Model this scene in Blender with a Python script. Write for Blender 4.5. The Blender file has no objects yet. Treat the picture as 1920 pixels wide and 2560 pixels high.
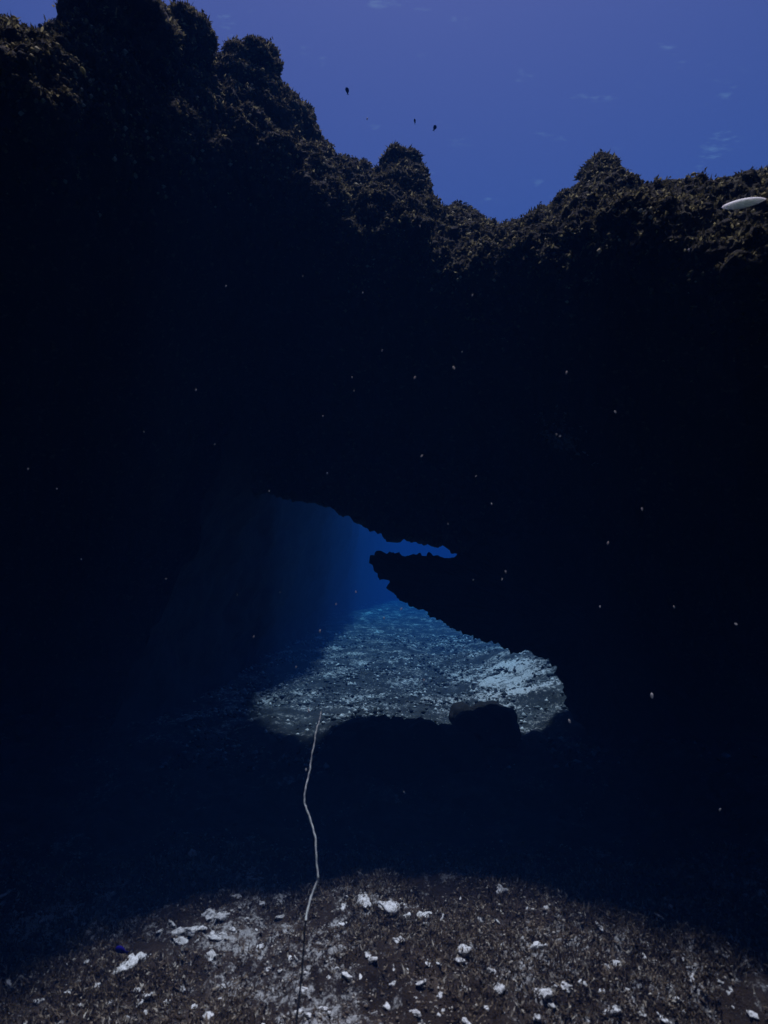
import bpy, math
import numpy as np
from mathutils import Vector

# ------------------------------------------------------------------ camera, sky, sun, exposure
scene = bpy.context.scene
PITCH = math.radians(6.4)
TANV = math.tan(math.radians(40.0))
cam_data = bpy.data.cameras.new("camera")
cam = bpy.data.objects.new("camera", cam_data)
scene.collection.objects.link(cam)
cam_data.sensor_fit = 'VERTICAL'
cam_data.sensor_height = 24.0
cam_data.lens = 12.0 / TANV
cam_data.clip_start = 0.05
cam_data.clip_end = 2000.0
cam_data.dof.use_dof = True
cam_data.dof.focus_distance = 14.0
cam_data.dof.aperture_fstop = 1.0
cam.location = (0, 0, 0)
cam.rotation_euler = (math.pi / 2 + PITCH, 0, 0)
scene.camera = cam

SUN_EL, SUN_AZ = math.radians(81.0), math.radians(8.0)
world = bpy.data.worlds.new("World")
scene.world = world
world.use_nodes = True
wn = world.node_tree.nodes
wl = world.node_tree.links
wn.clear()
sky = wn.new('ShaderNodeTexSky')
sky.sky_type = 'NISHITA'
sky.sun_disc = False
sky.sun_elevation = SUN_EL
sky.sun_rotation = SUN_AZ
sky.air_density = 1.0
sky.dust_density = 1.5
sky.ozone_density = 6.0
bg = wn.new('ShaderNodeBackground')
bg.inputs['Strength'].default_value = 0.062
wo = wn.new('ShaderNodeOutputWorld')
wl.new(sky.outputs[0], bg.inputs[0])
wl.new(bg.outputs[0], wo.inputs[0])

sun_data = bpy.data.lights.new("sun", 'SUN')
sun_data.energy = 5.0
sun_data.angle = math.radians(6.0)
sun_data.color = (1.0, 0.90, 0.60)
sun = bpy.data.objects.new("sun", sun_data)
scene.collection.objects.link(sun)
L = Vector((math.sin(SUN_AZ) * math.cos(SUN_EL), math.cos(SUN_AZ) * math.cos(SUN_EL), math.sin(SUN_EL)))
sun.rotation_euler = (-L).to_track_quat('-Z', 'Y').to_euler()
sun.location = (0, 0, 40)

vs = scene.view_settings
vs.view_transform = 'Standard'
vs.look = 'None'
vs.exposure = 0.55
vs.gamma = 1.0
vs.use_curve_mapping = False
scene.cycles.volume_bounces = 0
scene.cycles.max_bounces = 3
scene.cycles.diffuse_bounces = 1
scene.cycles.glossy_bounces = 1
scene.cycles.transmission_bounces = 2
scene.cycles.transparent_max_bounces = 8
scene.cycles.use_denoising = True

SURFACE_Z = 13.0
HAZE_DENSITY = 0.0175
FLOOR_Z = -3.0
rng = np.random.default_rng(7)
col = scene.collection

# ------------------------------------------------------------------ helpers
def ray(x, y):
    cx = (x - 960.0) / 1280.0 * TANV
    cy = (1280.0 - y) / 1280.0 * TANV
    return np.array([cx, math.cos(PITCH) - cy * math.sin(PITCH), math.sin(PITCH) + cy * math.cos(PITCH)])

def at(x, y, Y):
    d = ray(x, y)
    return d * (Y / d[1])

def _hash(ix, iy, iz, seed):
    with np.errstate(over='ignore'):
        h = (ix.astype(np.uint32) * np.uint32(374761393) + iy.astype(np.uint32) * np.uint32(668265263)
             + iz.astype(np.uint32) * np.uint32(2147483647 - 1200007) + np.uint32((seed * 974634611) & 0xffffffff))
        h = (h ^ (h >> np.uint32(13))) * np.uint32(1274126177)
        h = (h ^ (h >> np.uint32(16))) * np.uint32(2246822519)
        h = h ^ (h >> np.uint32(15))
    return h.astype(np.float64) / 4294967295.0

def vnoise(p, seed=0):
    i = np.floor(p).astype(np.int64)
    f = p - i
    f = f * f * f * (f * (f * 6 - 15) + 10)
    out = 0
    for dx in (0, 1):
        wx = f[:, 0] if dx else 1 - f[:, 0]
        for dy in (0, 1):
            wy = f[:, 1] if dy else 1 - f[:, 1]
            for dz in (0, 1):
                wz = f[:, 2] if dz else 1 - f[:, 2]
                out = out + wx * wy * wz * _hash(i[:, 0] + dx, i[:, 1] + dy, i[:, 2] + dz, seed)
    return out * 2 - 1

def fbm(p, octaves=4, seed=0, gain=0.5):
    a, s, t = 1.0, 0.0, 0.0
    q = p.copy()
    for k in range(octaves):
        s = s + a * vnoise(q, seed + k)
        t += a
        a *= gain
        q = q * 2.03 + 17.3
    return s / t

def lumps(p, seed=0):
    """rounded bumps: 1 at the centre of a cell, 0 in the creases"""
    i = np.floor(p).astype(np.int64)
    best = np.full(len(p), 9.0)
    for dx in (-1, 0, 1):
        for dy in (-1, 0, 1):
            for dz in (-1, 0, 1):
                c = i + np.array([dx, dy, dz])
                fx = c[:, 0] + _hash(c[:, 0], c[:, 1], c[:, 2], seed)
                fy = c[:, 1] + _hash(c[:, 0], c[:, 1], c[:, 2], seed + 1)
                fz = c[:, 2] + _hash(c[:, 0], c[:, 1], c[:, 2], seed + 2)
                d = (p[:, 0] - fx) ** 2 + (p[:, 1] - fy) ** 2 + (p[:, 2] - fz) ** 2
                best = np.minimum(best, d)
    return np.clip(1 - best * 1.2, 0, 1)

def mesh_from(name, verts, faces, smooth=True, attr=None):
    me = bpy.data.meshes.new(name)
    verts = np.asarray(verts, dtype=np.float32)
    faces = np.asarray(faces, dtype=np.int32)
    n = faces.shape[1]
    me.vertices.add(len(verts))
    me.vertices.foreach_set("co", verts.ravel())
    me.loops.add(faces.size)
    me.loops.foreach_set("vertex_index", faces.ravel())
    me.polygons.add(len(faces))
    me.polygons.foreach_set("loop_start", np.arange(0, faces.size, n, dtype=np.int32))
    me.polygons.foreach_set("use_smooth", np.full(len(faces), smooth, dtype=bool))
    if attr is not None:
        a = me.attributes.new("tone", 'FLOAT', 'POINT')
        a.data.foreach_set("value", np.asarray(attr, dtype=np.float32))
    me.update(calc_edges=True)
    me.validate()
    return me

def link(name, me, mat, parent=None, label=None, cat=None, group=None, kind=None):
    o = bpy.data.objects.new(name, me)
    col.objects.link(o)
    if mat is not None and me is not None and not me.materials:
        me.materials.append(mat)
    if parent is not None:
        o.parent = parent
    for k, v in (("label", label), ("category", cat), ("group", group), ("kind", kind)):
        if v:
            o[k] = v
    return o

def grid_faces(nu, nv):
    i = np.arange(nu - 1)[:, None] * nv + np.arange(nv - 1)[None, :]
    return np.stack([i, i + nv, i + nv + 1, i + 1], axis=-1).reshape(-1, 4)

def grid_normals(P):
    du = np.gradient(P, axis=0)
    dv = np.gradient(P, axis=1)
    n = np.cross(du, dv)
    return n / (np.linalg.norm(n, axis=-1, keepdims=True) + 1e-9)

def ico(sub):
    import bmesh
    bm = bmesh.new()
    bmesh.ops.create_icosphere(bm, subdivisions=sub, radius=1.0)
    v = np.array([x.co[:] for x in bm.verts])
    f = np.array([[q.index for q in x.verts] for x in bm.faces])
    bm.free()
    return v, f
ICO = {k: ico(k) for k in (1, 2, 3, 4, 5)}

def vert_normals(V, F):
    a, b, c = V[F[:, 0]], V[F[:, 1]], V[F[:, 2]]
    fn = np.cross(b - a, c - a)
    n = np.zeros_like(V)
    for k in range(3):
        np.add.at(n, F[:, k], fn)
    return n / (np.linalg.norm(n, axis=1, keepdims=True) + 1e-12)

def sample(V, F, count, weight=None):
    """random points on a mesh, with face normals"""
    F3 = F if F.shape[1] == 3 else np.concatenate([F[:, [0, 1, 2]], F[:, [0, 2, 3]]])
    a, b, c = V[F3[:, 0]], V[F3[:, 1]], V[F3[:, 2]]
    cr = np.cross(b - a, c - a)
    ar = np.linalg.norm(cr, axis=1)
    n = cr / (ar[:, None] + 1e-12)
    w = ar.copy()
    if weight is not None:
        w = w * weight((a + b + c) / 3, n)
    w = np.maximum(w, 0)
    idx = rng.choice(len(F3), size=count, p=w / w.sum())
    r1, r2 = np.sqrt(rng.random(count)), rng.random(count)
    P = a[idx] * (1 - r1)[:, None] + b[idx] * (r1 * (1 - r2))[:, None] + c[idx] * (r1 * r2)[:, None]
    return P, n[idx]

def tuft_mesh(name, P, N, length, width, blades=4, spread=0.7, up=0.0):
    """small tufts of tapered blades growing out of the given points"""
    n = len(P)
    P = np.repeat(P, blades, axis=0)
    N = np.repeat(N, blades, axis=0)
    m = len(P)
    Ln = np.repeat(length * (0.5 + rng.random(n)), blades) * (0.6 + 0.7 * rng.random(m))
    D = N + rng.normal(0, spread, (m, 3)) + np.array([0, 0, up])
    D /= np.linalg.norm(D, axis=1, keepdims=True) + 1e-9
    S = np.cross(D, rng.normal(0, 1, (m, 3)))
    S /= np.linalg.norm(S, axis=1, keepdims=True) + 1e-9
    W = width * (0.6 + 0.8 * rng.random(m))
    base = P + N * (-0.01) + rng.normal(0, 1, (m, 3)) * (width * 0.8)
    bend = rng.normal(0, 0.25, (m, 3))
    mid = base + D * (Ln * 0.55)[:, None]
    tip = base + (D + bend) * Ln[:, None]
    V = np.stack([base - S * W[:, None] * 0.5, base + S * W[:, None] * 0.5,
                  mid + S * W[:, None] * 0.62, mid - S * W[:, None] * 0.62,
                  tip], axis=1).reshape(-1, 3)
    k = np.arange(m)[:, None] * 5
    F = np.concatenate([k + np.array([0, 1, 2]), k + np.array([0, 2, 3]), k + np.array([3, 2, 4])])
    tone = np.repeat(np.repeat(rng.random(n), blades) * 0.75 + 0.25 * rng.random(m), 5)
    return mesh_from(name, V, F, smooth=False, attr=tone)

# ------------------------------------------------------------------ materials
def new_mat(name):
    m = bpy.data.materials.new(name)
    m.use_nodes = True
    nt = m.node_tree
    nt.nodes.clear()
    out = nt.nodes.new('ShaderNodeOutputMaterial')
    return m, nt, out

def ramp(nt, src, stops):
    r = nt.nodes.new('ShaderNodeValToRGB')
    e = r.color_ramp.elements
    while len(e) < len(stops):
        e.new(0.5)
    for k, (p, c) in enumerate(stops):
        e[k].position = p
        e[k].color = (c[0], c[1], c[2], 1) if isinstance(c, tuple) else (c, c, c, 1)
    nt.links.new(src, r.inputs[0])
    return r.outputs[0]

def tex(nt, kind, scale, coord, detail=5.0, rough=0.6):
    if kind == 'noise':
        t = nt.nodes.new('ShaderNodeTexNoise')
        t.inputs['Scale'].default_value = scale
        t.inputs['Detail'].default_value = detail
        t.inputs['Roughness'].default_value = rough
        nt.links.new(coord, t.inputs['Vector'])
        return t.outputs['Fac']
    t = nt.nodes.new('ShaderNodeTexVoronoi')
    t.inputs['Scale'].default_value = scale
    nt.links.new(coord, t.inputs['Vector'])
    return t.outputs['Distance']

def mix(nt, fac, a, b):
    m = nt.nodes.new('ShaderNodeMix')
    m.data_type = 'RGBA'
    for sock, v in ((m.inputs[0], fac), (m.inputs[6], a), (m.inputs[7], b)):
        if isinstance(v, (int, float)):
            sock.default_value = v
        elif isinstance(v, tuple):
            sock.default_value = (v[0], v[1], v[2], 1)
        else:
            nt.links.new(v, sock)
    return m.outputs[2]

def math_node(nt, op, a, b=None):
    m = nt.nodes.new('ShaderNodeMath')
    m.operation = op
    for sock, v in ((m.inputs[0], a), (m.inputs[1], b)):
        if v is None:
            continue
        if isinstance(v, (int, float)):
            sock.default_value = v
        else:
            nt.links.new(v, sock)
    return m.outputs[0]

def diffuse(nt, out, colour, rough=0.9, spec=0.15, bump=None, strength=0.6, dist=0.03):
    b = nt.nodes.new('ShaderNodeBsdfPrincipled')
    b.inputs['Roughness'].default_value = rough
    b.inputs['Specular IOR Level'].default_value = spec
    if isinstance(colour, tuple):
        b.inputs['Base Color'].default_value = (*colour, 1)
    else:
        nt.links.new(colour, b.inputs['Base Color'])
    if bump is not None:
        bp = nt.nodes.new('ShaderNodeBump')
        bp.inputs['Strength'].default_value = strength
        bp.inputs['Distance'].default_value = dist
        nt.links.new(bump, bp.inputs['Height'])
        nt.links.new(bp.outputs[0], b.inputs['Normal'])
    nt.links.new(b.outputs[0], out.inputs['Surface'])
    return b

def world_pos(nt):
    g = nt.nodes.new('ShaderNodeNewGeometry')
    return g.outputs['Position']

def make_rock(name, dark, mid, pale, pale_amount):
    m, nt, out = new_mat(name)
    P = world_pos(nt)
    base = ramp(nt, tex(nt, 'noise', 1.7, P, 6), [(0.3, dark), (0.62, mid), (0.8, dark)])
    spots = ramp(nt, tex(nt, 'noise', 11.0, P, 4, 0.7), [(0.56 - pale_amount, 0.0), (0.70 - pale_amount, 1.0)])
    c = mix(nt, spots, base, pale)
    red = ramp(nt, tex(nt, 'noise', 3.1, P, 3), [(0.62, 0.0), (0.76, 0.35)])
    c = mix(nt, red, c, (0.075, 0.028, 0.025))
    diffuse(nt, out, c, bump=tex(nt, 'noise', 30.0, P, 5, 0.75), strength=0.9, dist=0.04)
    return m

M_REEF = make_rock("reef_rock", (0.016, 0.017, 0.013), (0.042, 0.041, 0.026), (0.15, 0.145, 0.08), 0.0)
M_CAVE = make_rock("cave_rock", (0.016, 0.016, 0.018), (0.045, 0.042, 0.04), (0.10, 0.10, 0.095), -0.04)
M_BOULDER = make_rock("boulder_rock", (0.012, 0.012, 0.012), (0.026, 0.025, 0.024), (0.10, 0.10, 0.09), -0.07)

def make_turf(name, stops):
    m, nt, out = new_mat(name)
    a = nt.nodes.new('ShaderNodeAttribute')
    a.attribute_name = "tone"
    c = ramp(nt, a.outputs['Fac'], stops)
    b = nt.nodes.new('ShaderNodeBsdfDiffuse')
    t = nt.nodes.new('ShaderNodeBsdfTranslucent')
    mx = nt.nodes.new('ShaderNodeMixShader')
    mx.inputs[0].default_value = 0.3
    nt.links.new(c, b.inputs[0])
    nt.links.new(c, t.inputs[0])
    nt.links.new(b.outputs[0], mx.inputs[1])
    nt.links.new(t.outputs[0], mx.inputs[2])
    nt.links.new(mx.outputs[0], out.inputs['Surface'])
    return m

M_CREST_TURF = make_turf("crest_algae", [(0.0, (0.022, 0.022, 0.016)), (0.45, (0.07, 0.066, 0.04)),
                                         (0.74, (0.17, 0.155, 0.08)), (0.94, (0.5, 0.47, 0.23))])
M_FLOOR_TURF = make_turf("seabed_algae", [(0.0, (0.05, 0.034, 0.022)), (0.5, (0.14, 0.10, 0.068)),
                                          (0.75, (0.33, 0.26, 0.18)), (0.93, (0.72, 0.67, 0.56))])

M_BITS = make_turf("rubble_bits", [(0.0, (0.07, 0.045, 0.03)), (0.4, (0.15, 0.105, 0.075)), (0.72, (0.38, 0.31, 0.23)), (0.95, (0.85, 0.8, 0.70))])

M_BITS_FAR = make_turf("far_rubble", [(0.0, (0.04, 0.046, 0.05)), (0.4, (0.10, 0.115, 0.12)), (0.72, (0.30, 0.33, 0.33)), (0.95, (0.8, 0.82, 0.80))])  # cooler copy of the bits, its tint standing in for bluer water
M_GROWTH = make_turf("crest_growth", [(0.0, (0.08, 0.075, 0.05)), (0.45, (0.22, 0.20, 0.11)), (0.75, (0.38, 0.35, 0.17)), (0.97, (0.6, 0.58, 0.40))])
M_BITS_PALE = make_turf("pale_coral", [(0.0, (0.3, 0.3, 0.29)), (0.9, (0.75, 0.75, 0.72))])

# seabed: dark turf with pale sand showing through in flecks and a few open pockets
m, nt, out = new_mat("seabed_ground")
P = world_pos(nt)
turf = ramp(nt, tex(nt, 'noise', 2.2, P, 6), [(0.3, (0.028, 0.018, 0.012)), (0.55, (0.07, 0.048, 0.034)), (0.75, (0.2, 0.15, 0.11))])
sepf = nt.nodes.new('ShaderNodeSeparateXYZ')
nt.links.new(P, sepf.inputs[0])
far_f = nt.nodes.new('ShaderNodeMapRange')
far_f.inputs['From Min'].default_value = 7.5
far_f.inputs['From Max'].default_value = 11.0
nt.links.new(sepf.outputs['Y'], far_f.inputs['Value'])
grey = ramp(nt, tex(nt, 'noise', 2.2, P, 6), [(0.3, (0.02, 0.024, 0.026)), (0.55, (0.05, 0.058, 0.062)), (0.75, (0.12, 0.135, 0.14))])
turf = mix(nt, far_f.outputs[0], turf, grey)  # far ground coloured greyer in place of the water's blue cast
sandc = ramp(nt, tex(nt, 'noise', 20.0, P, 3), [(0.3, (0.5, 0.49, 0.46)), (0.7, (0.78, 0.77, 0.74))])
n1 = tex(nt, 'noise', 1.1, P, 2, 0.5)
n2 = tex(nt, 'noise', 9.0, P, 7, 0.8)
both = math_node(nt, 'ADD', math_node(nt, 'MULTIPLY', n1, 0.55), n2)
sand_mask = nt.nodes.new('ShaderNodeAttribute')
sand_mask.attribute_name = "tone"
n3 = tex(nt, 'noise', 38.0, P, 4, 0.7)
both = math_node(nt, 'ADD', both, math_node(nt, 'MULTIPLY', math_node(nt, 'SUBTRACT', n3, 0.5), 0.35))
both = math_node(nt, 'ADD', both, sand_mask.outputs['Fac'])
fac = ramp(nt, math_node(nt, 'MULTIPLY', both, 0.5), [(0.435, 0.0), (0.462, 0.3), (0.485, 1.0)])
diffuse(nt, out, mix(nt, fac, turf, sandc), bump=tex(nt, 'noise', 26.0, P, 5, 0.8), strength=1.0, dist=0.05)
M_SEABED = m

m, nt, out = new_mat("pale_rubble")
P = world_pos(nt)
c = ramp(nt, tex(nt, 'noise', 24.0, P, 5, 0.75), [(0.36, (0.05, 0.043, 0.038)), (0.45, (0.5, 0.49, 0.46)), (0.54, (0.82, 0.81, 0.78))])
diffuse(nt, out, c, bump=tex(nt, 'noise', 40.0, P, 4, 0.7), strength=0.6, dist=0.015)
M_RUBBLE = m

def soft_mat(name, colour, trans=0.5, clear=0.0):
    m, nt, out = new_mat(name)
    b = nt.nodes.new('ShaderNodeBsdfDiffuse')
    t = nt.nodes.new('ShaderNodeBsdfTranslucent')
    mx = nt.nodes.new('ShaderNodeMixShader')
    mx.inputs[0].default_value = trans
    P = world_pos(nt)
    c = ramp(nt, tex(nt, 'noise', 60.0, P, 3), [(0.3, tuple(x * 0.7 for x in colour)), (0.7, colour)])
    nt.links.new(c, b.inputs[0])
    nt.links.new(c, t.inputs[0])
    nt.links.new(b.outputs[0], mx.inputs[1])
    nt.links.new(t.outputs[0], mx.inputs[2])
    if clear:
        tp = nt.nodes.new('ShaderNodeBsdfTransparent')
        m2 = nt.nodes.new('ShaderNodeMixShader')
        m2.inputs[0].default_value = clear
        nt.links.new(mx.outputs[0], m2.inputs[1])
        nt.links.new(tp.outputs[0], m2.inputs[2])
        nt.links.new(m2.outputs[0], out.inputs['Surface'])
    else:
        nt.links.new(mx.outputs[0], out.inputs['Surface'])
    return m
M_SNOW = soft_mat("marine_snow", (0.8, 0.8, 0.8), 0.6)
def flesh_mat(name, colour, scale):
    """soft tissue or fibre that lets light through from behind"""
    m, nt, out = new_mat(name)
    b = diffuse(nt, out, ramp(nt, tex(nt, 'noise', 45.0, world_pos(nt), 3), [(0.3, tuple(x * 0.85 for x in colour)), (0.7, colour)]), rough=0.6)
    b.inputs['Subsurface Weight'].default_value = 1.0
    b.inputs['Subsurface Radius'].default_value = (1.0, 1.0, 1.0)
    b.inputs['Subsurface Scale'].default_value = scale
    return m
M_JELLY = flesh_mat("pale_creature", (0.86, 0.98, 0.86), 0.08)
M_ROPE = flesh_mat("pale_rope", (0.84, 0.98, 0.84), 0.02)
M_ROPE_DARK = soft_mat("dark_rope", (0.016, 0.016, 0.017), 0.0)
M_FISH = soft_mat("dark_fish", (0.02, 0.022, 0.04), 0.0)
M_FISH_Y = soft_mat("yellow_fish", (0.55, 0.52, 0.22), 0.5)
M_FISH_B = soft_mat("blue_fish", (0.02, 0.014, 0.26), 0.2)

# ------------------------------------------------------------------ setting: water surface, water body
m, nt, out = new_mat("water_surface")
P = world_pos(nt)
mp = nt.nodes.new('ShaderNodeMapping')
mp.inputs['Scale'].default_value = (0.55, 1.0, 1.0)
mp.inputs['Rotation'].default_value = (0, 0, 0.12)
nt.links.new(P, mp.inputs['Vector'])
w1 = tex(nt, 'noise', 0.7, mp.outputs[0], 3, 0.5)
w2 = tex(nt, 'noise', 3.2, mp.outputs[0], 5, 0.7)
wisp = ramp(nt, math_node(nt, 'ADD', math_node(nt, 'MULTIPLY', w1, 0.6), math_node(nt, 'MULTIPLY', w2, 0.4)),
            [(0.59, 0.0), (0.72, 0.15)])
tr = nt.nodes.new('ShaderNodeBsdfTransparent')
tr.inputs[0].default_value = (1.0, 0.60, 1.0, 1)
tl = nt.nodes.new('ShaderNodeBsdfTranslucent')
tl.inputs[0].default_value = (0.5, 0.55, 0.7, 1)
mx = nt.nodes.new('ShaderNodeMixShader')
nt.links.new(wisp, mx.inputs[0])
nt.links.new(tr.outputs[0], mx.inputs[1])
nt.links.new(tl.outputs[0], mx.inputs[2])
nt.links.new(mx.outputs[0], out.inputs['Surface'])
M_WATER = m
xs = np.linspace(-400, 400, 81)
X, Y = np.meshgrid(xs, xs, indexing='ij')
Vw = np.stack([X, Y, np.full_like(X, SURFACE_Z)], -1).reshape(-1, 3)
link("water", mesh_from("water", Vw, grid_faces(81, 81)), M_WATER, kind="structure")

# ------------------------------------------------------------------ setting: seabed
def floor_base(X, Y):
    """large shape of the seabed (no small bumps)"""
    z = np.full_like(X, FLOOR_Z)
    z = z + 0.25 * np.exp(-(((X - 4.6) / 2.0) ** 2 + ((Y - 18) / 6.0) ** 2)) * 3.0      # rise on the right of the far opening
    z = z - 0.22 * np.exp(-((Y - 9.0) / 2.2) ** 2)                                       # dip under the arch
    return z

def floor_height(X, Y):
    p = np.stack([X, Y, np.zeros_like(X)], -1).reshape(-1, 3)
    z = floor_base(X.reshape(-1), Y.reshape(-1))
    z = z + 0.30 * fbm(p * 0.35, 3, 21) + 0.16 * (lumps(p * np.array([1.1, 1.1, 1]), 31) - 0.5)
    z = z + 0.075 * (lumps(p * np.array([3.7, 3.7, 1]), 41) - 0.5) + 0.045 * (lumps(p * np.array([9.0, 9.0, 1]), 45) - 0.4) + 0.05 * fbm(p * 12.0, 3, 51)
    return z.reshape(X.shape)

nU, nV = 520, 580
t = np.linspace(-1, 1, nU)
yy = np.concatenate([np.linspace(-14, 2.6, 40)[:-1], 2.6 * (190 / 2.6) ** np.linspace(0, 1, nV - 39)])
half = np.maximum(7.0, 0.95 * yy + 1.5)
tt = np.sign(t) * np.abs(t) ** 1.0
X = tt[:, None] * half[None, :]
# outermost columns fan out so the sheet is wide everywhere
X[0, :] = -160
X[-1, :] = 160
Y = np.repeat(yy[None, :], nU, axis=0)
Z = floor_height(X, Y)
Pf = np.stack([X, Y, Z], -1)
Xf, Yf = X.reshape(-1), Y.reshape(-1)
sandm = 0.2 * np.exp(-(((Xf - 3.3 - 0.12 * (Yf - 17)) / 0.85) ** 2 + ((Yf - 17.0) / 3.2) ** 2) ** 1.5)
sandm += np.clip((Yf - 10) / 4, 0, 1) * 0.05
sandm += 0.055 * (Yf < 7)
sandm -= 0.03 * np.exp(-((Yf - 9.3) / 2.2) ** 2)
FV, FF = Pf.reshape(-1, 3), grid_faces(nU, nV)
seabed = link("seabed", mesh_from("seabed", FV, FF, attr=sandm), M_SEABED, kind="structure")

def ground_at(x, y):
    return float(floor_height(np.array([[x]], dtype=float), np.array([[y]], dtype=float))[0, 0])

# ------------------------------------------------------------------ setting: the reef wall with its overhang and arch
crest_px = np.array([(-1500, 60), (-600, 40), (0, 78), (55, 72), (95, 112), (130, 100), (200, 66), (238, 30), (300, 16), (362, 22), (398, 62), (418, 66), (432, 42),
                     (492, 38), (508, 70), (545, 128), (572, 134), (582, 104), (640, 94), (684, 118), (692, 158),
                     (720, 178), (750, 215), (775, 265), (805, 330), (832, 372), (880, 383), (935, 415), (958, 405), (985, 384), (1010, 372), (1038, 384), (1048, 410),
                     (1066, 450), (1072, 485), (1088, 512), (1112, 528), (1135, 512), (1160, 522), (1195, 548), (1250, 560), (1300, 556), (1335, 526), (1380, 508), (1402, 486),
                     (1452, 470), (1466, 430), (1482, 398), (1505, 396), (1545, 428), (1585, 468), (1620, 482), (1660, 474), (1700, 462), (1742, 468), (1762, 496),
                     (1785, 462), (1830, 452), (1870, 456), (1920, 438), (2300, 400), (3400, 300)], float)
lip_px = np.array([(-1500, 330), (0, 200), (250, 230), (450, 300), (600, 350), (700, 420), (800, 520), (900, 590), (1000, 570), (1060, 560),
                   (1100, 650), (1200, 655), (1300, 640), (1400, 600), (1500, 570), (1650, 560), (1780, 600), (1920, 640), (3400, 620)], float)
# where the edge of the overhang's shade falls on the seabed (photo points)
shade_px = [(-400, 2680), (0, 2510), (200, 2400), (400, 2310), (600, 2258), (800, 2242), (1000, 2242), (1200, 2258), (1400, 2310), (1600, 2385), (1800, 2480), (1920, 2520), (2300, 2690)]
bottom_px = np.array([(-1500, 1900), (0, 1890), (200, 1870), (330, 1830), (400, 1640), (470, 1440), (550, 1300), (650, 1225), (750, 1238), (820, 1268),
                      (880, 1290), (940, 1318), (985, 1335), (1015, 1335), (1040, 1333), (1075, 1352), (1110, 1354), (1160, 1374), (1230, 1400), (1400, 1480),
                      (1520, 1600), (1580, 1720), (1620, 1850), (1720, 1900), (3400, 1920)], float)
def crest_drop(x):
    return np.interp(x, [0, 690, 800, 1000, 1100, 1250, 1330, 1920], [35, 32, 18, 9, 10, 14, 22, 24])
crest_px[:, 1] += crest_drop(crest_px[:, 0])
crest_px[:, 1] += 22 + 16 * np.exp(-((crest_px[:, 0] - 1240) / 110) ** 2)
def lut(tab, u):
    return np.interp(u, tab[:, 0], tab[:, 1])

nU = 900
u = np.concatenate([np.linspace(-1500, -60, 60)[:-1], np.linspace(-60, 1980, nU - 118), np.linspace(1980, 3400, 60)[1:]])
nU = len(u)
BACK_Y = 12.5 + 0.75 * vnoise(np.stack([u / 130.0, 0 * u, 0 * u], -1), 91) + 0.3 * vnoise(np.stack([u / 40.0, 0 * u, 0 * u], -1), 93) + 2.0 * np.clip((860 - u) / 220, 0, 1)
knots = []
def pxpt(u, y, Y):
    cx = (u - 960.0) / 1280.0 * TANV
    cy = (1280.0 - y) / 1280.0 * TANV
    dy = math.cos(PITCH) - cy * math.sin(PITCH)
    dz = math.sin(PITCH) + cy * math.cos(PITCH)
    s = Y / dy
    return np.stack([cx * s, Y * np.ones_like(cx), dz * s], -1)
def shade_pt(x, y):
    d_ = ray(x, y)
    return d_ * (FLOOR_Z / d_[2])
SP = np.array([shade_pt(x, y) for x, y in shade_px])
K_SUN = math.cos(SUN_EL) / math.sin(SUN_EL)
lip_t = pxpt(u, lut(lip_px, u), np.ones_like(u))
Yl = np.full_like(u, 7.0)
for _ in range(30):
    Yt = np.interp(lip_t[:, 0] * Yl, SP[:, 0], SP[:, 1])
    Yl = 0.5 * Yl + 0.5 * (Yt - K_SUN * FLOOR_Z) / (1 - K_SUN * lip_t[:, 2])
pl = pxpt(u, lut(lip_px, u), Yl)
CREST_D = np.interp(u, [300, 700, 950, 1100], [0.8, 0.95, 1.5, 2.0])
pc = pxpt(u, lut(crest_px, u), Yl + CREST_D)
pb = pxpt(u, lut(bottom_px, u), BACK_Y)
far_side = np.clip((np.abs(u - 960) - 1100) / 800, 0, 1)[:, None]
up_ = np.array([0, 0, 1.0])
under = pl + np.array([0, 0.75, -0.75])
mid = under * 0.45 + pb * 0.55 + np.array([0, 0.6, 0.5])
sh = pl * 0.45 + pc * 0.55 + np.array([0, -0.18, 0.12])
plat = pc + np.array([0, 2.2, -0.25])
btop = np.stack([pb[:, 0], BACK_Y - 0.6, np.maximum(pc[:, 2] - 1.2, 2.6)], -1)
back = pb * 0.5 + btop * 0.5 + np.array([0, 0.5, 0])
KN = [pb + np.array([0, 0.4, 0.25]), pb, mid, under, pl, sh, pc, plat, btop, back, pb + np.array([0, 0.45, 0.3])]
seg = [6, 54, 30, 36, 90, 100, 44, 16, 10, 10]
def spline(K, seg):
    out = []
    n = len(K)
    for i in range(n - 1):
        p0, p1, p2, p3 = K[max(i - 1, 0)], K[i], K[i + 1], K[min(i + 2, n - 1)]
        for s in np.linspace(0, 1, seg[i], endpoint=False):
            m1, m2 = (p2 - p0) * 0.4, (p3 - p1) * 0.4
            h = (2 * s**3 - 3 * s**2 + 1) * p1 + (s**3 - 2 * s**2 + s) * m1 + (-2 * s**3 + 3 * s**2) * p2 + (s**3 - s**2) * m2
            out.append(h)
    out.append(K[-1])
    return np.stack(out, 1)
W = spline(KN, seg)
N = grid_normals(W)
flat = W.reshape(-1, 3)
vi = np.arange(W.shape[1])
opening = np.exp(-((vi - 6) / 30.0) ** 2)[None, :]            # keep the edge of the opening near its outline
d = 0.12 * fbm(flat * 0.8, 3, 3) + 0.16 * (lumps(flat * 1.9, 5) - 0.5) + 0.15 * (lumps(flat * 4.4, 9) - 0.5) \
    + 0.07 * (lumps(flat * 10.0, 11) - 0.45) + 0.04 * fbm(flat * 15.0, 3, 13)
d = d.reshape(W.shape[:2]) * (1 - 0.15 * opening)
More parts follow.
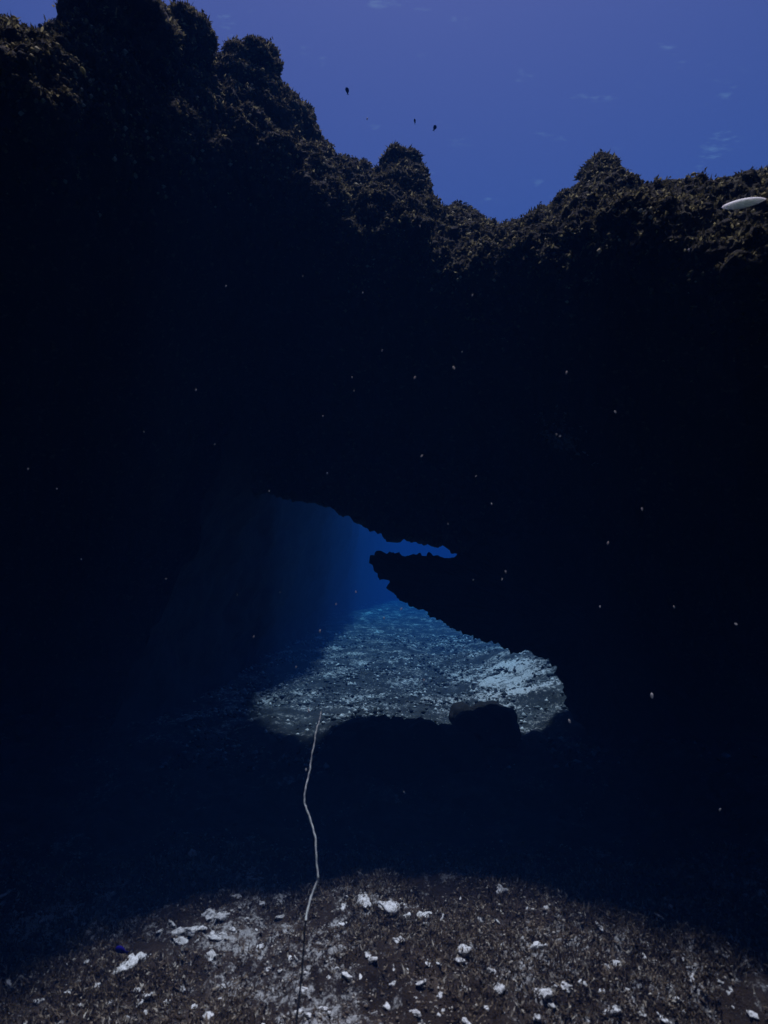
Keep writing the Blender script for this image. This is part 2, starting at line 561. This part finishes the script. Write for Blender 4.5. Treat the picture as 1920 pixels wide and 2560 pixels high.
# normals must point out of the rock (towards the camera on the face)
if N[nU // 2, 150, 1] > 0:
    N = -N
W = W + N * d[..., None]
RV, RF = W.reshape(-1, 3), grid_faces(nU, W.shape[1])
reef = link("reef_wall", mesh_from("reef_wall", RV, RF), M_REEF, kind="structure")

# algae growing over the lit crest of the reef wall
def crest_w(c, n):
    n = n * np.sign(-(n[:, 1:2]) + 1e-6) if False else n
    out_n = n
    z = np.interp(c[:, 0], pl[:, 0][np.argsort(pl[:, 0])], pl[:, 2][np.argsort(pl[:, 0])])
    yl = np.interp(c[:, 0], pl[:, 0][np.argsort(pl[:, 0])], pl[:, 1][np.argsort(pl[:, 0])])
    w = np.clip((c[:, 2] - z + 0.85) / 0.6, 0, 1) * (c[:, 1] < yl + 2.8) * (np.abs(c[:, 0]) < 7.5)
    return w
TP, TN = sample(RV, RF, 44000, crest_w)
flipm = (TN @ np.array([0, -0.7, 0.7])) < 0
TN[flipm] *= -1
link("crest_algae", tuft_mesh("crest_algae", TP, TN, 0.034, 0.017, blades=3, spread=0.7, up=0.3), M_CREST_TURF, parent=reef, kind="stuff")

# knobbly corals and pale growths between the algae of the crest
GP, GN = sample(RV, RF, 24000, crest_w)
gk = fbm(GP * 1.6, 3, 77) > rng.normal(0.05, 0.16, len(GP))
GP, GN = GP[gk], GN[gk]
fm = (GN @ np.array([0, -0.7, 0.7])) < 0
GN[fm] *= -1
V0 = np.array([(1, 0, 0), (-1, 0, 0), (0, 1, 0), (0, -1, 0), (0, 0, 1), (0, 0, -1)], float)
F0 = np.array([(0, 2, 4), (2, 1, 4), (1, 3, 4), (3, 0, 4), (2, 0, 5), (1, 2, 5), (3, 1, 5), (0, 3, 5)])
ng = len(GP)
rg = 0.008 + 0.024 * rng.random(ng) ** 2.2
GV = V0[None] * rg[:, None, None] * rng.uniform(0.7, 1.3, (ng, 6, 1)) + (GP + GN * (rg * 0.6 + 0.01)[:, None])[:, None]
GF = F0[None] + (np.arange(ng) * 6)[:, None, None]
link("crest_growth", mesh_from("crest_growth", GV.reshape(-1, 3), GF.reshape(-1, 3), smooth=False, attr=np.repeat(rng.random(ng), 6)), M_GROWTH, parent=reef, kind="stuff")

# a pale patch of encrusting coral on the shaded face
dirs = RV / RV[:, 1:2]
tgt = ray(1398, 1100)
tgt = tgt / tgt[1]
front = np.where(RV[:, 1] < 12.0)[0]
cidx = front[np.argmin(((dirs[front] - tgt) ** 2).sum(1))]
cpos = RV[cidx].copy()
def patch_w(c, n):
    return np.exp(-(np.linalg.norm(c - cpos, axis=1) / 0.26) ** 2) * (c[:, 1] < 12.0)
EP, _ = sample(RV, RF, 170, patch_w)
Nw = np.tile(np.array([0, -0.75, -0.6]), (len(EP), 1))
link("encrusting_coral", tuft_mesh("encrusting_coral", EP + Nw * 0.02, Nw, 0.03, 0.035, blades=3, spread=0.9), M_BITS_PALE, parent=reef, kind="stuff",
     label="faint pale patch of encrusting coral on the shaded wall")

# ------------------------------------------------------------------ setting: rock roof and back wall added out of view to shade the near water
nU, nV = 160, 130
xr = np.linspace(-13, 13, nU)
ylip = 4.2 + 0.6 * (np.abs(xr) / 6.5) ** 3
RK = []
for (yo, z_) in [(-9.5, 6.6), (-3.0, 7.6), (-0.9, 7.4), (-0.2, 6.7), (0.0, 6.1), (-0.4, 5.6), (-3.0, 4.4), (-7.5, 3.4), (-9.0, 0.0), (-9.6, -4.0)]:
    RK.append(np.stack([xr, ylip + yo, np.full(nU, z_) - 0.012 * xr ** 2 * (z_ > -1)], -1))
G = spline(RK, [10, 10, 12, 16, 16, 16, 20, 14, 14])
Nn = grid_normals(G)
if Nn[nU // 2, 70, 2] > 0:
    Nn = -Nn
q = G.reshape(-1, 3)
d = 0.35 * fbm(q * 0.6, 3, 501) + 0.25 * (lumps(q * 1.3, 505) - 0.45) + 0.1 * (lumps(q * 3.6, 509) - 0.45)
G = G + Nn * d.reshape(G.shape[:2])[..., None]
link("shade_roof", mesh_from("shade_roof", G.reshape(-1, 3), grid_faces(nU, G.shape[1])), M_CAVE, kind="structure")

# ------------------------------------------------------------------ setting: left cave wall running back into the blue
nU, nV = 100, 380
s = np.linspace(0, 1, nU)[:, None]
v = np.linspace(0, 1, nV)
path = np.array([(0, -3.8, 11.6), (0.25, -3.2, 22), (0.45, -3.0, 36), (0.62, -3.2, 60), (0.75, 1, 95), (0.87, 22, 115), (1.0, 70, 130)])  # far end bends across as an added cliff that caps the water's glow
Xp, Yp = np.interp(v, path[:, 0], path[:, 1]), np.interp(v, path[:, 0], path[:, 2])
for _ in range(40):
    Xp[1:-1] = (Xp[:-2] + 2 * Xp[1:-1] + Xp[2:]) / 4
    Yp[1:-1] = (Yp[:-2] + 2 * Yp[1:-1] + Yp[2:]) / 4
tx, ty = np.gradient(Xp), np.gradient(Yp)
ln = np.hypot(tx, ty)
nx, ny = ty / ln, -tx / ln                                   # side of the path that faces the opening
lean = -0.9 * (1 - s) + 1.5 * np.sin(s * math.pi * 0.62) ** 2 - 0.7
tall = 9.2 + 4.0 * np.clip((v - 0.35) / 0.3, 0, 1)[None, :] * 0.3
Wl = np.stack([Xp[None] + nx[None] * lean, Yp[None] + ny[None] * lean, FLOOR_Z - 0.6 + s * tall], -1)
Nn = grid_normals(Wl)
if Nn[nU // 2, nV // 2, 0] < 0:
    Nn = -Nn
q = Wl.reshape(-1, 3)
d = 0.7 * fbm(q * 0.28, 3, 61) + 0.35 * (lumps(q * 0.8, 65) - 0.45) + 0.12 * (lumps(q * 2.6, 69) - 0.4) + 0.05 * fbm(q * 7, 3, 71)
Wl = Wl + Nn * d.reshape(nU, nV)[..., None]
# a body behind the face, so that it is rock and not a sheet
top = Wl[-1].copy()
outer = [Wl]
for k, (dx, dz) in enumerate([(-1.5, 0.3), (-4.0, 0.2), (-6.0, -3.0), (-6.5, -9.4)]):
    r = top + np.stack([nx * dx, ny * dx, np.full(nV, dz)], -1)
    outer.append(r[None])
Wl = np.concatenate(outer, 0)
link("cave_wall", mesh_from("cave_wall", Wl.reshape(-1, 3), grid_faces(Wl.shape[0], nV)), M_CAVE, kind="structure")

# ------------------------------------------------------------------ objects: hanging rock spur in the far opening
def rock_from_outline(name, outline, Y, thick, disp, mat, res=0.05, lean=(0.0, 0.0), **kw):
    """a rock with a given frontal outline (photo points at depth Y), bulging in depth and with lumpy faces"""
    pts = np.array([at(x, y, Y) for x, y in outline])
    n = len(pts)
    cum = [0.0]
    for i in range(n):
        cum.append(cum[-1] + np.linalg.norm(pts[(i + 1) % n] - pts[i]))
    M = max(60, int(cum[-1] / res))
    tt = np.linspace(0, cum[-1], M, endpoint=False)
    ring = np.stack([np.interp(tt, cum, np.append(pts[:, k], pts[0, k])) for k in range(3)], -1)
    cen = ring.mean(0)
    rows = []
    K = 41
    for a in np.linspace(0, 1, K):
        if a < 0.4:                                     # front face, nearly flat, widest towards the viewer
            sc = max(0.02, math.sin(a / 0.4 * math.pi / 2))
            off = -thick * 0.12 * math.cos(a / 0.4 * math.pi / 2)
        else:
            b = (a - 0.4) / 0.6
            sc = max(0.02, math.cos(b * math.pi / 2) ** 0.8)
            off = thick * math.sin(b * math.pi / 2)
        r = cen + (ring - cen) * sc
        r[:, 1] += off - lean[0] * (r[:, 2] - cen[2])
        rows.append(r)
    G = np.stack(rows, 0)
    G = np.concatenate([G, G[:, :1]], 1)
    Nn = grid_normals(G)
    if ((G - cen) * Nn).sum() < 0:
        Nn = -Nn
    q = G.reshape(-1, 3)
    d = disp * (0.5 * fbm(q * 1.0, 3, 81) + 0.5 * (lumps(q * 2.3, 83) - 0.45) + 0.20 * (lumps(q * 6.0, 87) - 0.4) + 0.45 * fbm(q * 8, 4, 89, 0.65))
    G = G + Nn * d.reshape(G.shape[:2])[..., None]
    G[:, -1] = G[:, 0]
    V = G.reshape(-1, 3)
    o = cen.copy()
    ob = link(name, mesh_from(name, V - o, grid_faces(G.shape[0], G.shape[1])), mat, **kw)
    ob.location = o
    return ob

spur_outline = [(930, 1398), (950, 1386), (1000, 1392), (1060, 1396), (1110, 1392), (1165, 1384), (1260, 1350), (1500, 1300), (1800, 1350), (1850, 1850),
                (1600, 1930), (1500, 1860), (1450, 1780), (1425, 1710), (1400, 1660), (1360, 1642), (1300, 1625), (1240, 1602), (1180, 1580), (1130, 1560), (1085, 1545), (1050, 1515),
                (1010, 1490), (975, 1465), (965, 1440), (940, 1415)]
rock_from_outline("rock_spur", spur_outline, 11.5, 0.8, 0.30, M_CAVE, res=0.035, lean=(0.12, 0),
                  label="dark pointed rock spur jutting in from the right across the far cave opening", cat="rock")

# ------------------------------------------------------------------ objects: boulders
def lumpy(name, loc, rad, seed, disp, mat, sub=5, box=0.0, **kw):
    V, F = ICO[sub]
    V = V.copy()
    if box:
        V = V / (np.abs(V) ** 4).sum(1, keepdims=True) ** (0.25 * box)
    V = V * np.array(rad)
    n = vert_normals(V, F)
    if (n * V).sum() < 0:
        n = -n
    q = V + np.array(loc) * 3.1 + seed * 13.7
    r = float(np.mean(rad))
    d = disp * r * (0.9 * fbm(q / r * 0.9, 3, seed) + 0.8 * (lumps(q / r * 1.8, seed + 5) - 0.45) + 0.5 * (lumps(q / r * 4.2, seed + 9) - 0.45) + 0.16 * fbm(q / r * 11, 3, seed + 11))
    V = V + n * d[:, None]
    ob = link(name, mesh_from(name, V, F), mat, **kw)
    ob.location = loc
    return ob, V + np.array(loc), F

def boulder(px, py, Y, rad, seed, label, box=0.0):
    p = at(px, py, Y)
    g = ground_at(p[0], Y)
    z = max(g + rad[2] * 0.45, p[2])
    z = p[2] if p[2] < g + rad[2] * 0.8 else g + rad[2] * 0.6
    return lumpy("boulder", (p[0], Y, z), rad, seed, 0.28, M_BOULDER, 5, box, label=label, cat="boulder", group="boulders on the cave floor")

boulder(1215, 1840, 12.1, (0.62, 0.6, 0.55), 3, "dark squared boulder standing just below the bright sand patch", 0.9)
boulder(1000, 1905, 11.2, (1.35, 0.9, 0.62), 5, "broad low dark boulder in front of the lit far seabed", 0.3)

# ------------------------------------------------------------------ objects: coral heads along the crest
def coral_head(px, py, rx, ry, Y, seed, label, disp=0.62, box=0.3):
    Y = float(np.interp(px, u, Yl + CREST_D)) - 0.25
    py = py + 14 + float(crest_drop(px))
    p = at(px, py, Y)
    k = TANV / 1280.0 * np.linalg.norm(p) * 1.0
    rad = (rx * k, (rx + ry) * 0.5 * k, ry * k * 1.0)
    ob, V, F = lumpy("coral_head", tuple(p), rad, seed, disp, M_REEF, 4, box, label=label, cat="coral head", group="coral heads on the reef crest")
    TP, TN = sample(V, F, int(1500 + 900 * rad[0] * rad[2] / 0.16))
    o = link("algae", tuft_mesh("algae", TP - p, TN, 0.038, 0.017, blades=3, spread=0.6, up=0.3), M_CREST_TURF, parent=ob, kind="stuff")
    return ob

heads = [
    (50, 108, 55, 38, 8.2, 101, "low shaggy coral head at the left end of the crest"),
    (300, 62, 85, 62, 8.3, 102, "large dark coral head on the crest, the biggest on the left"),
    (462, 82, 44, 56, 8.4, 103, "upright blunt coral head beside the largest one"),
    (630, 124, 50, 38, 8.6, 104, "flat-topped coral head overhanging where the left crest starts to fall away"),
    (1006, 420, 36, 48, 8.9, 105, "narrow coral pinnacle halfway down the slope left of the gap"),
    (1136, 530, 24, 22, 9.4, 106, "small round coral head on the left side of the low gap"),
    (1497, 418, 30, 40, 9.4, 107, "tall pointed coral mound right of the gap"),
    (1600, 486, 40, 26, 9.2, 108, "low coral head on the right shoulder of the pointed mound"),
    (1705, 486, 46, 28, 8.9, 109, "wide flat coral head right of the pointed mound"),
    (1815, 478, 40, 30, 8.6, 110, "rounded coral head beside the pale drifting creature"),
    (1915, 470, 55, 36, 8.2, 111, "coral head cut off by the right edge of the picture"),
]
for h in heads:
    coral_head(*h)

# ------------------------------------------------------------------ seabed pieces: pale rubble and algae turf
def floor_z(x, y):
    return floor_height(np.asarray(x, float)[None], np.asarray(y, float)[None])[0]

rub_meshes = []
for k in range(10):
    V, F = ICO[3]
    V = V * np.array([1.0, 0.75 + 0.4 * rng.random(), 0.26])
    V = V * (1 + 0.55 * fbm(V * 1.3 + k * 9.1, 2, 200 + k))[:, None]
    V += 0.30 * np.stack([fbm(V * 3.4 + k, 3, 210 + k + 7 * j, 0.7) for j in range(3)], -1)
    me = mesh_from("rubble", V, F, smooth=True)
    me.materials.append(M_RUBBLE)
    rub_meshes.append(me)

def floor_hit(px, py):
    d = ray(px, py)
    tt = np.linspace(1.0, 40.0, 1600)
    pts = d[None] * tt[:, None]
    z = floor_z(pts[:, 0], pts[:, 1])
    i = int(np.argmax(pts[:, 2] < z))
    return pts[i]

placed = [(480, 2335, 44), (455, 2352, 28), (560, 2290, 26), (700, 2250, 22), (650, 2262, 20), (545, 2340, 26), (985, 2265, 40), (1005, 2290, 30), (910, 2255, 26),
          (1360, 2487, 34), (1375, 2505, 22), (1340, 2370, 28), (1545, 2410, 28), (1160, 2375, 26), (1100, 2300, 24), (1150, 2400, 18), (1000, 2350, 18),
          (310, 2415, 38), (345, 2395, 26), (280, 2440, 20), (860, 2270, 14), (520, 2390, 22), (760, 2480, 24), (755, 2535, 24), (775, 2540, 20), (800, 2525, 16),
          (1410, 2470, 16), (1245, 2225, 18), (1265, 2228, 16), (1155, 2475, 20), (1450, 2400, 12), (360, 2490, 24), (420, 2510, 20), (520, 2545, 22), (25, 2465, 18),
          (870, 2440, 16), (905, 2445, 14), (1080, 2520, 16), (1215, 2520, 14), (1700, 2500, 14), (1660, 2545, 16), (900, 2185, 12), (480, 2135, 16), (530, 2150, 12)]
n_ind = 0
def put_rubble(p, r):
    global n_ind
    o = link("rubble", rub_meshes[n_ind % len(rub_meshes)], None, parent=seabed)
    o.location = (p[0], p[1], p[2] + r * 0.04)
    o.rotation_euler = (rng.normal(0, 0.25), rng.normal(0, 0.25), rng.random() * 6.28)
    o.scale = (r * (0.8 + 0.5 * rng.random()), r * (0.7 + 0.4 * rng.random()), r * (0.8 + 0.5 * rng.random()))
    n_ind += 1
for (px, py, s) in placed:
    p = floor_hit(px, py)
    put_rubble(p, s * 0.68 * TANV / 1280 * np.linalg.norm(p))
while n_ind < 290:
    px, py = rng.uniform(0, 1920), rng.uniform(2230, 2600)
    p = floor_hit(px, py)
    put_rubble(p, rng.uniform(0.013, 0.042) * (1 + 0.8 * (rng.random() < 0.15)))

# the countless smaller bits of rubble
def scatter_bits(name, n, xr, yr, r0, r1, parent, mat):
    V0 = np.array([(1, 0, 0), (-1, 0, 0), (0, 1, 0), (0, -1, 0), (0, 0, 1), (0, 0, -1)], float)
    F0 = np.array([(0, 2, 4), (2, 1, 4), (1, 3, 4), (3, 0, 4), (2, 0, 5), (1, 2, 5), (3, 1, 5), (0, 3, 5)])
    x = rng.uniform(*xr, n)
    y = yr[0] + (yr[1] - yr[0]) * rng.random(n) ** 1.3
    x = x * (0.35 + 0.65 * y / yr[1])
    keep = fbm(np.stack([x, y, 0 * x], -1) * 0.9, 2, 301) > rng.normal(0.0, 0.22, n)
    x, y = x[keep], y[keep]
    n = len(x)
    z = floor_z(x, y)
    r = r0 + (r1 - r0) * rng.random(n) ** 3
    r = r * (0.75 + 0.25 * y / yr[0])
    V = V0[None] * (r[:, None, None]) * (1 + 0.5 * rng.normal(0, 0.5, (n, len(V0), 1)))
    V[..., 2] *= 0.8
    V = V * rng.uniform(0.6, 1.3, (n, 1, 3))
    V = V + np.stack([x, y, z + r * 0.2], -1)[:, None]
    F = F0[None] + (np.arange(n) * len(V0))[:, None, None]
    link(name, mesh_from(name, V.reshape(-1, 3), F.reshape(-1, 3), smooth=True, attr=np.repeat(rng.random(n), len(V0))), mat, parent=parent, kind="stuff")
scatter_bits("fine_rubble", 60000, (-6.5, 6.5), (3.2, 8.0), 0.004, 0.015, seabed, M_BITS)
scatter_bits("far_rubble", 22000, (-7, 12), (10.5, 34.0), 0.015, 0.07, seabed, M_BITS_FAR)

n = 92000
x = rng.uniform(-1, 1, n)
y = 3.9 + 3.4 * rng.random(n) ** 1.1
x = x * (0.68 * y + 0.5)
keep = fbm(np.stack([x, y, 0 * x], -1) * 1.6, 3, 331) > rng.normal(-0.08, 0.2, n)
x, y = x[keep], y[keep]
z = floor_z(x, y)
TN = np.repeat(np.array([[0, 0, 1.0]]), len(x), 0)
link("algae_turf", tuft_mesh("algae_turf", np.stack([x, y, z], -1), TN, 0.040, 0.010, blades=3, spread=0.75), M_FLOOR_TURF, parent=seabed, kind="stuff")

# ------------------------------------------------------------------ objects: the rope
def tube(name, pts, rad, sides=8):
    pts = np.asarray(pts, float)
    n = len(pts)
    T = np.gradient(pts, axis=0)
    T /= np.linalg.norm(T, axis=1, keepdims=True)
    A = np.cross(T, np.array([0.2, 1.0, 0.1]))
    A /= np.linalg.norm(A, axis=1, keepdims=True)
    B = np.cross(T, A)
    ang = np.linspace(0, 2 * math.pi, sides, endpoint=False)
    rad = np.broadcast_to(rad, (n,))
    V = pts[:, None] + rad[:, None, None] * (np.cos(ang)[None, :, None] * A[:, None] + np.sin(ang)[None, :, None] * B[:, None])
    F = []
    for i in range(n - 1):
        for j in range(sides):
            k = (j + 1) % sides
            F.append((i * sides + j, i * sides + k, (i + 1) * sides + k, (i + 1) * sides + j))
    return mesh_from(name, V.reshape(-1, 3), F)

rope_px = [(740, 2590, 3.95), (742, 2540, 4.05), (750, 2480, 4.18), (756, 2420, 4.3), (760, 2350, 4.42), (764, 2300, 4.5), (770, 2270, 4.55), (780, 2235, 4.6), (793, 2205, 4.62), (796, 2195, 4.62),
           (792, 2165, 4.65), (790, 2130, 4.68), (789, 2095, 4.72), (782, 2070, 4.75), (775, 2045, 4.78), (766, 2022, 4.8), (761, 2008, 4.82), (761, 1990, 4.84), (764, 1970, 4.86),
           (770, 1945, 4.9), (775, 1925, 4.92), (777, 1905, 4.95), (781, 1880, 4.97), (786, 1860, 5.0), (788, 1840, 5.02), (792, 1820, 5.05), (798, 1805, 5.07), (800, 1795, 5.08), (803, 1779, 5.1)]
pts = np.array([at(*r) for r in rope_px])
pp = []
for i in range(len(pts) - 1):
    for s_ in np.linspace(0, 1, 6, endpoint=False):
        pp.append(pts[i] * (1 - s_) + pts[i + 1] * s_)
pp.append(pts[-1])
pp = np.array(pp)
for _ in range(2):
    pp[1:-1] = pp[1:-1] * 0.5 + (pp[:-2] + pp[2:]) * 0.25
pp[:, 0] += 0.0012 * np.sin(np.arange(len(pp)) * 0.9)
nsp = 6 * 5
rad = np.linspace(0.0078, 0.0044, len(pp)) * (1 + 0.12 * np.sin(np.arange(len(pp)) * 1.3))
base = pp[0].copy()
pale = tube("rope", pp[nsp:] - base, rad[nsp:])
rope = link("rope", pale, M_ROPE, label="long thin pale kinked rope rising from the sunlit foreground reef", cat="rope")
rope.location = base
g0 = ground_at(base[0], base[1])
low = np.concatenate([[[pp[0][0] - 0.02, pp[0][1] - 0.12, g0 - 0.02]], pp[:nsp + 1]])
lowr = np.concatenate([[0.013], rad[:nsp + 1]])
link("lower_end", tube("lower_end", low - base, lowr), M_ROPE_DARK, parent=rope, label="dark lower end of the rope")

# ------------------------------------------------------------------ objects: fish
def fish_mesh(name, deep=0.34, wide=0.2):
    ns, sd = 15, 12
    V = []
    for i in range(ns):
        s = i / (ns - 1)
        r = math.sin(math.pi * min(1, s ** 0.8)) ** 0.75 * (1 - 0.35 * s) + 0.02 + (0.10 * s if s > 0.6 else 0)
        r = max(r, 0.03) * 0.5
        for j in range(sd):
            a = 2 * math.pi * j / sd
            V.append((s - 0.5, r * wide * 2 * math.cos(a), r * deep * 2 * math.sin(a)))
    F = []
    for i in range(ns - 1):
        for j in range(sd):
            k = (j + 1) % sd
            F.append((i * sd + j, i * sd + k, (i + 1) * sd + k, (i + 1) * sd + j))
    return mesh_from(name, V, F)
def fin_mesh(name, outline):
    V = [(x, 0.012, z) for x, z in outline] + [(x, -0.012, z) for x, z in outline]
    n = len(outline)
    import bmesh
    bm = bmesh.new()
    vv = [bm.verts.new(v) for v in V]
    bm.faces.new(vv[:n])
    bm.faces.new(vv[n:][::-1])
    for i in range(n):
        j = (i + 1) % n
        bm.faces.new((vv[j], vv[i], vv[n + i], vv[n + j]))
    me = bpy.data.meshes.new(name)
    bm.to_mesh(me)
    bm.free()
    return me
B_ = fish_mesh("fish")
TAIL = fin_mesh("tail_fin", [(0.44, 0.03), (0.72, 0.2), (0.66, 0.0), (0.72, -0.2), (0.44, -0.03)])
DORS = fin_mesh("dorsal_fin", [(-0.2, 0.14), (0.0, 0.27), (0.25, 0.19), (0.32, 0.08)])
BELLY = fin_mesh("anal_fin", [(-0.02, -0.13), (0.14, -0.26), (0.3, -0.1)])
def fish(px, py, Y, length, roll, yaw, mat, label, group=None, deep=1.0):
    p = at(px, py, Y)
    me = B_.copy()
    o = link("fish", me, mat, label=label, cat="fish", group=group)
    o.location = p
    o.scale = (length, length, length * deep)
    o.rotation_euler = (0, roll, yaw)
    for nm, src in (("tail_fin", TAIL), ("dorsal_fin", DORS), ("anal_fin", BELLY)):
        link(nm, src.copy(), mat, parent=o)
g = "small dark fish in the open blue"
R = math.radians
fish(868, 226, 9.0, 0.105, R(82), R(20), M_FISH, "small dark fish highest in the open blue, right of the falling crest", g)
fish(1037, 303, 10.0, 0.085, R(88), R(60), M_FISH, "tiniest dark fish, left one of the pair above the pinnacle", g)
fish(1087, 319, 9.6, 0.105, R(112), R(25), M_FISH, "small dark fish, right one of the pair above the pinnacle", g)
fish(102, 68, 7.8, 0.11, R(70), R(25), M_FISH, "small dark slanting fish in the notch at the far left crest", g)
fish(435, 2, 8.6, 0.08, R(80), R(30), M_FISH, "small dark fish at the top edge between two coral heads", g)
fish(208, 178, 5.6, 0.10, R(62), R(10), M_FISH_Y, "small yellowish fish hanging before the dark left wall", deep=0.75)
fish(302, 2375, 4.9, 0.085, R(28), R(10), M_FISH_B, "small deep blue fish close above the left foreground seabed")

# ------------------------------------------------------------------ objects: pale drifting creature
nsp_, sd = 25, 16
V = []
for i in range(nsp_):
    s_ = i / (nsp_ - 1)
    r = (math.sin(math.pi * s_ ** 0.92) ** 0.62) * 0.5 + 0.004
    for j in range(sd):
        a = 2 * math.pi * j / sd
        V.append(((s_ - 0.5), 0.24 * r * math.cos(a), 0.28 * r * math.sin(a) * (1 + 0.06 * math.cos(4 * a))))
F = [(i * sd + j, i * sd + (j + 1) % sd, (i + 1) * sd + (j + 1) % sd, (i + 1) * sd + j) for i in range(nsp_ - 1) for j in range(sd)]
V = np.array(V)
V[:, 2] += 0.03 * np.sin(V[:, 0] * 3.0)
o = link("drifting_creature", mesh_from("drifting_creature", V, F), M_JELLY,
         label="smooth pale spindle-shaped creature drifting before the right end of the crest", cat="sea creature")
o.location = at(1860, 508, 5.0)
k = TANV / 1280 * np.linalg.norm(at(1860, 508, 5.0))
o.scale = (104 * k * 0.88, 104 * k * 0.62, 104 * k * 0.62)
o.rotation_euler = (0, R(-9), R(0))

# ------------------------------------------------------------------ objects: marine snow
snow_px = [(880, 944, 7), (1037, 944, 8), (885, 977, 6), (1538, 1030, 10), (1054, 1140, 10), (1520, 1358, 10), (1264, 1430, 9), (1003, 1522, 7), (807, 1040, 6), (490, 975, 5),
           (1416, 932, 10), (1605, 1273, 9), (1135, 920, 9), (818, 1183, 6), (673, 1228, 6), (537, 1111, 5), (360, 1080, 5), (415, 1447, 6), (142, 1222, 5), (772, 1776, 14), (765, 1924, 12),
           (740, 1668, 6), (800, 1578, 7), (1424, 1803, 10), (1630, 1740, 14), (565, 715, 5), (757, 690, 5), (955, 876, 5), (907, 732, 8), (1181, 738, 7), (1155, 880, 5), (1722, 625, 8),
           (1050, 565, 7), (634, 1592, 5), (593, 1487, 4), (1183, 1450, 5), (1255, 1449, 6), (1685, 1517, 9), (1840, 1560, 7), (1800, 2024, 7), (70, 1173, 6), (203, 1398, 5), (918, 297, 6),
           (1400, 1090, 7), (1391, 1086, 6), (1229, 1260, 9), (1500, 1517, 6), (1160, 1620, 5), (890, 1480, 5), (840, 1510, 5), (960, 1545, 6), (700, 1480, 4), (1060, 1700, 5), (1010, 1980, 6),
           (1120, 1310, 4), (1190, 1190, 4)]
V0, F0 = ICO[2]
snow_meshes = []
for k in range(6):
    V = V0 * np.array([1, 1, 1.3 + 0.5 * rng.random()])
    V = V * (1 + 0.4 * fbm(V * 1.6 + k * 7, 2, 400 + k))[:, None]
    me = mesh_from("marine_snow", V, F0)
    me.materials.append(M_SNOW)
    snow_meshes.append(me)
for k, (px, py, s) in enumerate(snow_px):
    Y = rng.uniform(4.0, 5.0)
    p = at(px, py, Y)
    o = link("drifting_particle", snow_meshes[k % 6], None, label="tiny pale particle drifting in the dark water",
             cat="particle", group="particles drifting in the water")
    r = s * 0.5 * TANV / 1280 * np.linalg.norm(p) * rng.uniform(0.4, 0.72)
    o.location = p
    o.scale = (r * 0.75, r * 0.75, r)
    o.rotation_euler = (rng.normal(0, 0.3), R(25) * rng.normal(0, 1), rng.random() * 6)

# ------------------------------------------------------------------ the water's own haze
m, nt, out = new_mat("water_haze")
pv = nt.nodes.new('ShaderNodeVolumePrincipled')
pv.inputs['Color'].default_value = (0.06, 0.30, 1.0, 1)
pv.inputs['Density'].default_value = HAZE_DENSITY
pv.inputs['Anisotropy'].default_value = -0.35
va = nt.nodes.new('ShaderNodeVolumeAbsorption')
va.inputs['Color'].default_value = (0.0, 0.86, 1.0, 1)
va.inputs['Density'].default_value = 0.038
ad = nt.nodes.new('ShaderNodeAddShader')
nt.links.new(pv.outputs[0], ad.inputs[0])
nt.links.new(va.outputs[0], ad.inputs[1])
nt.links.new(ad.outputs[0], out.inputs['Volume'])
b0, b1 = np.array([-200.0, -40.0, -7.0]), np.array([200.0, 240.0, SURFACE_Z - 0.2])
V = [(x, y, z) for x in (b0[0], b1[0]) for y in (b0[1], b1[1]) for z in (b0[2], b1[2])]
F = [(0, 1, 3, 2), (4, 6, 7, 5), (0, 4, 5, 1), (2, 3, 7, 6), (0, 2, 6, 4), (1, 5, 7, 3)]
link("haze", mesh_from("haze", V, F, smooth=False), m, kind="stuff")
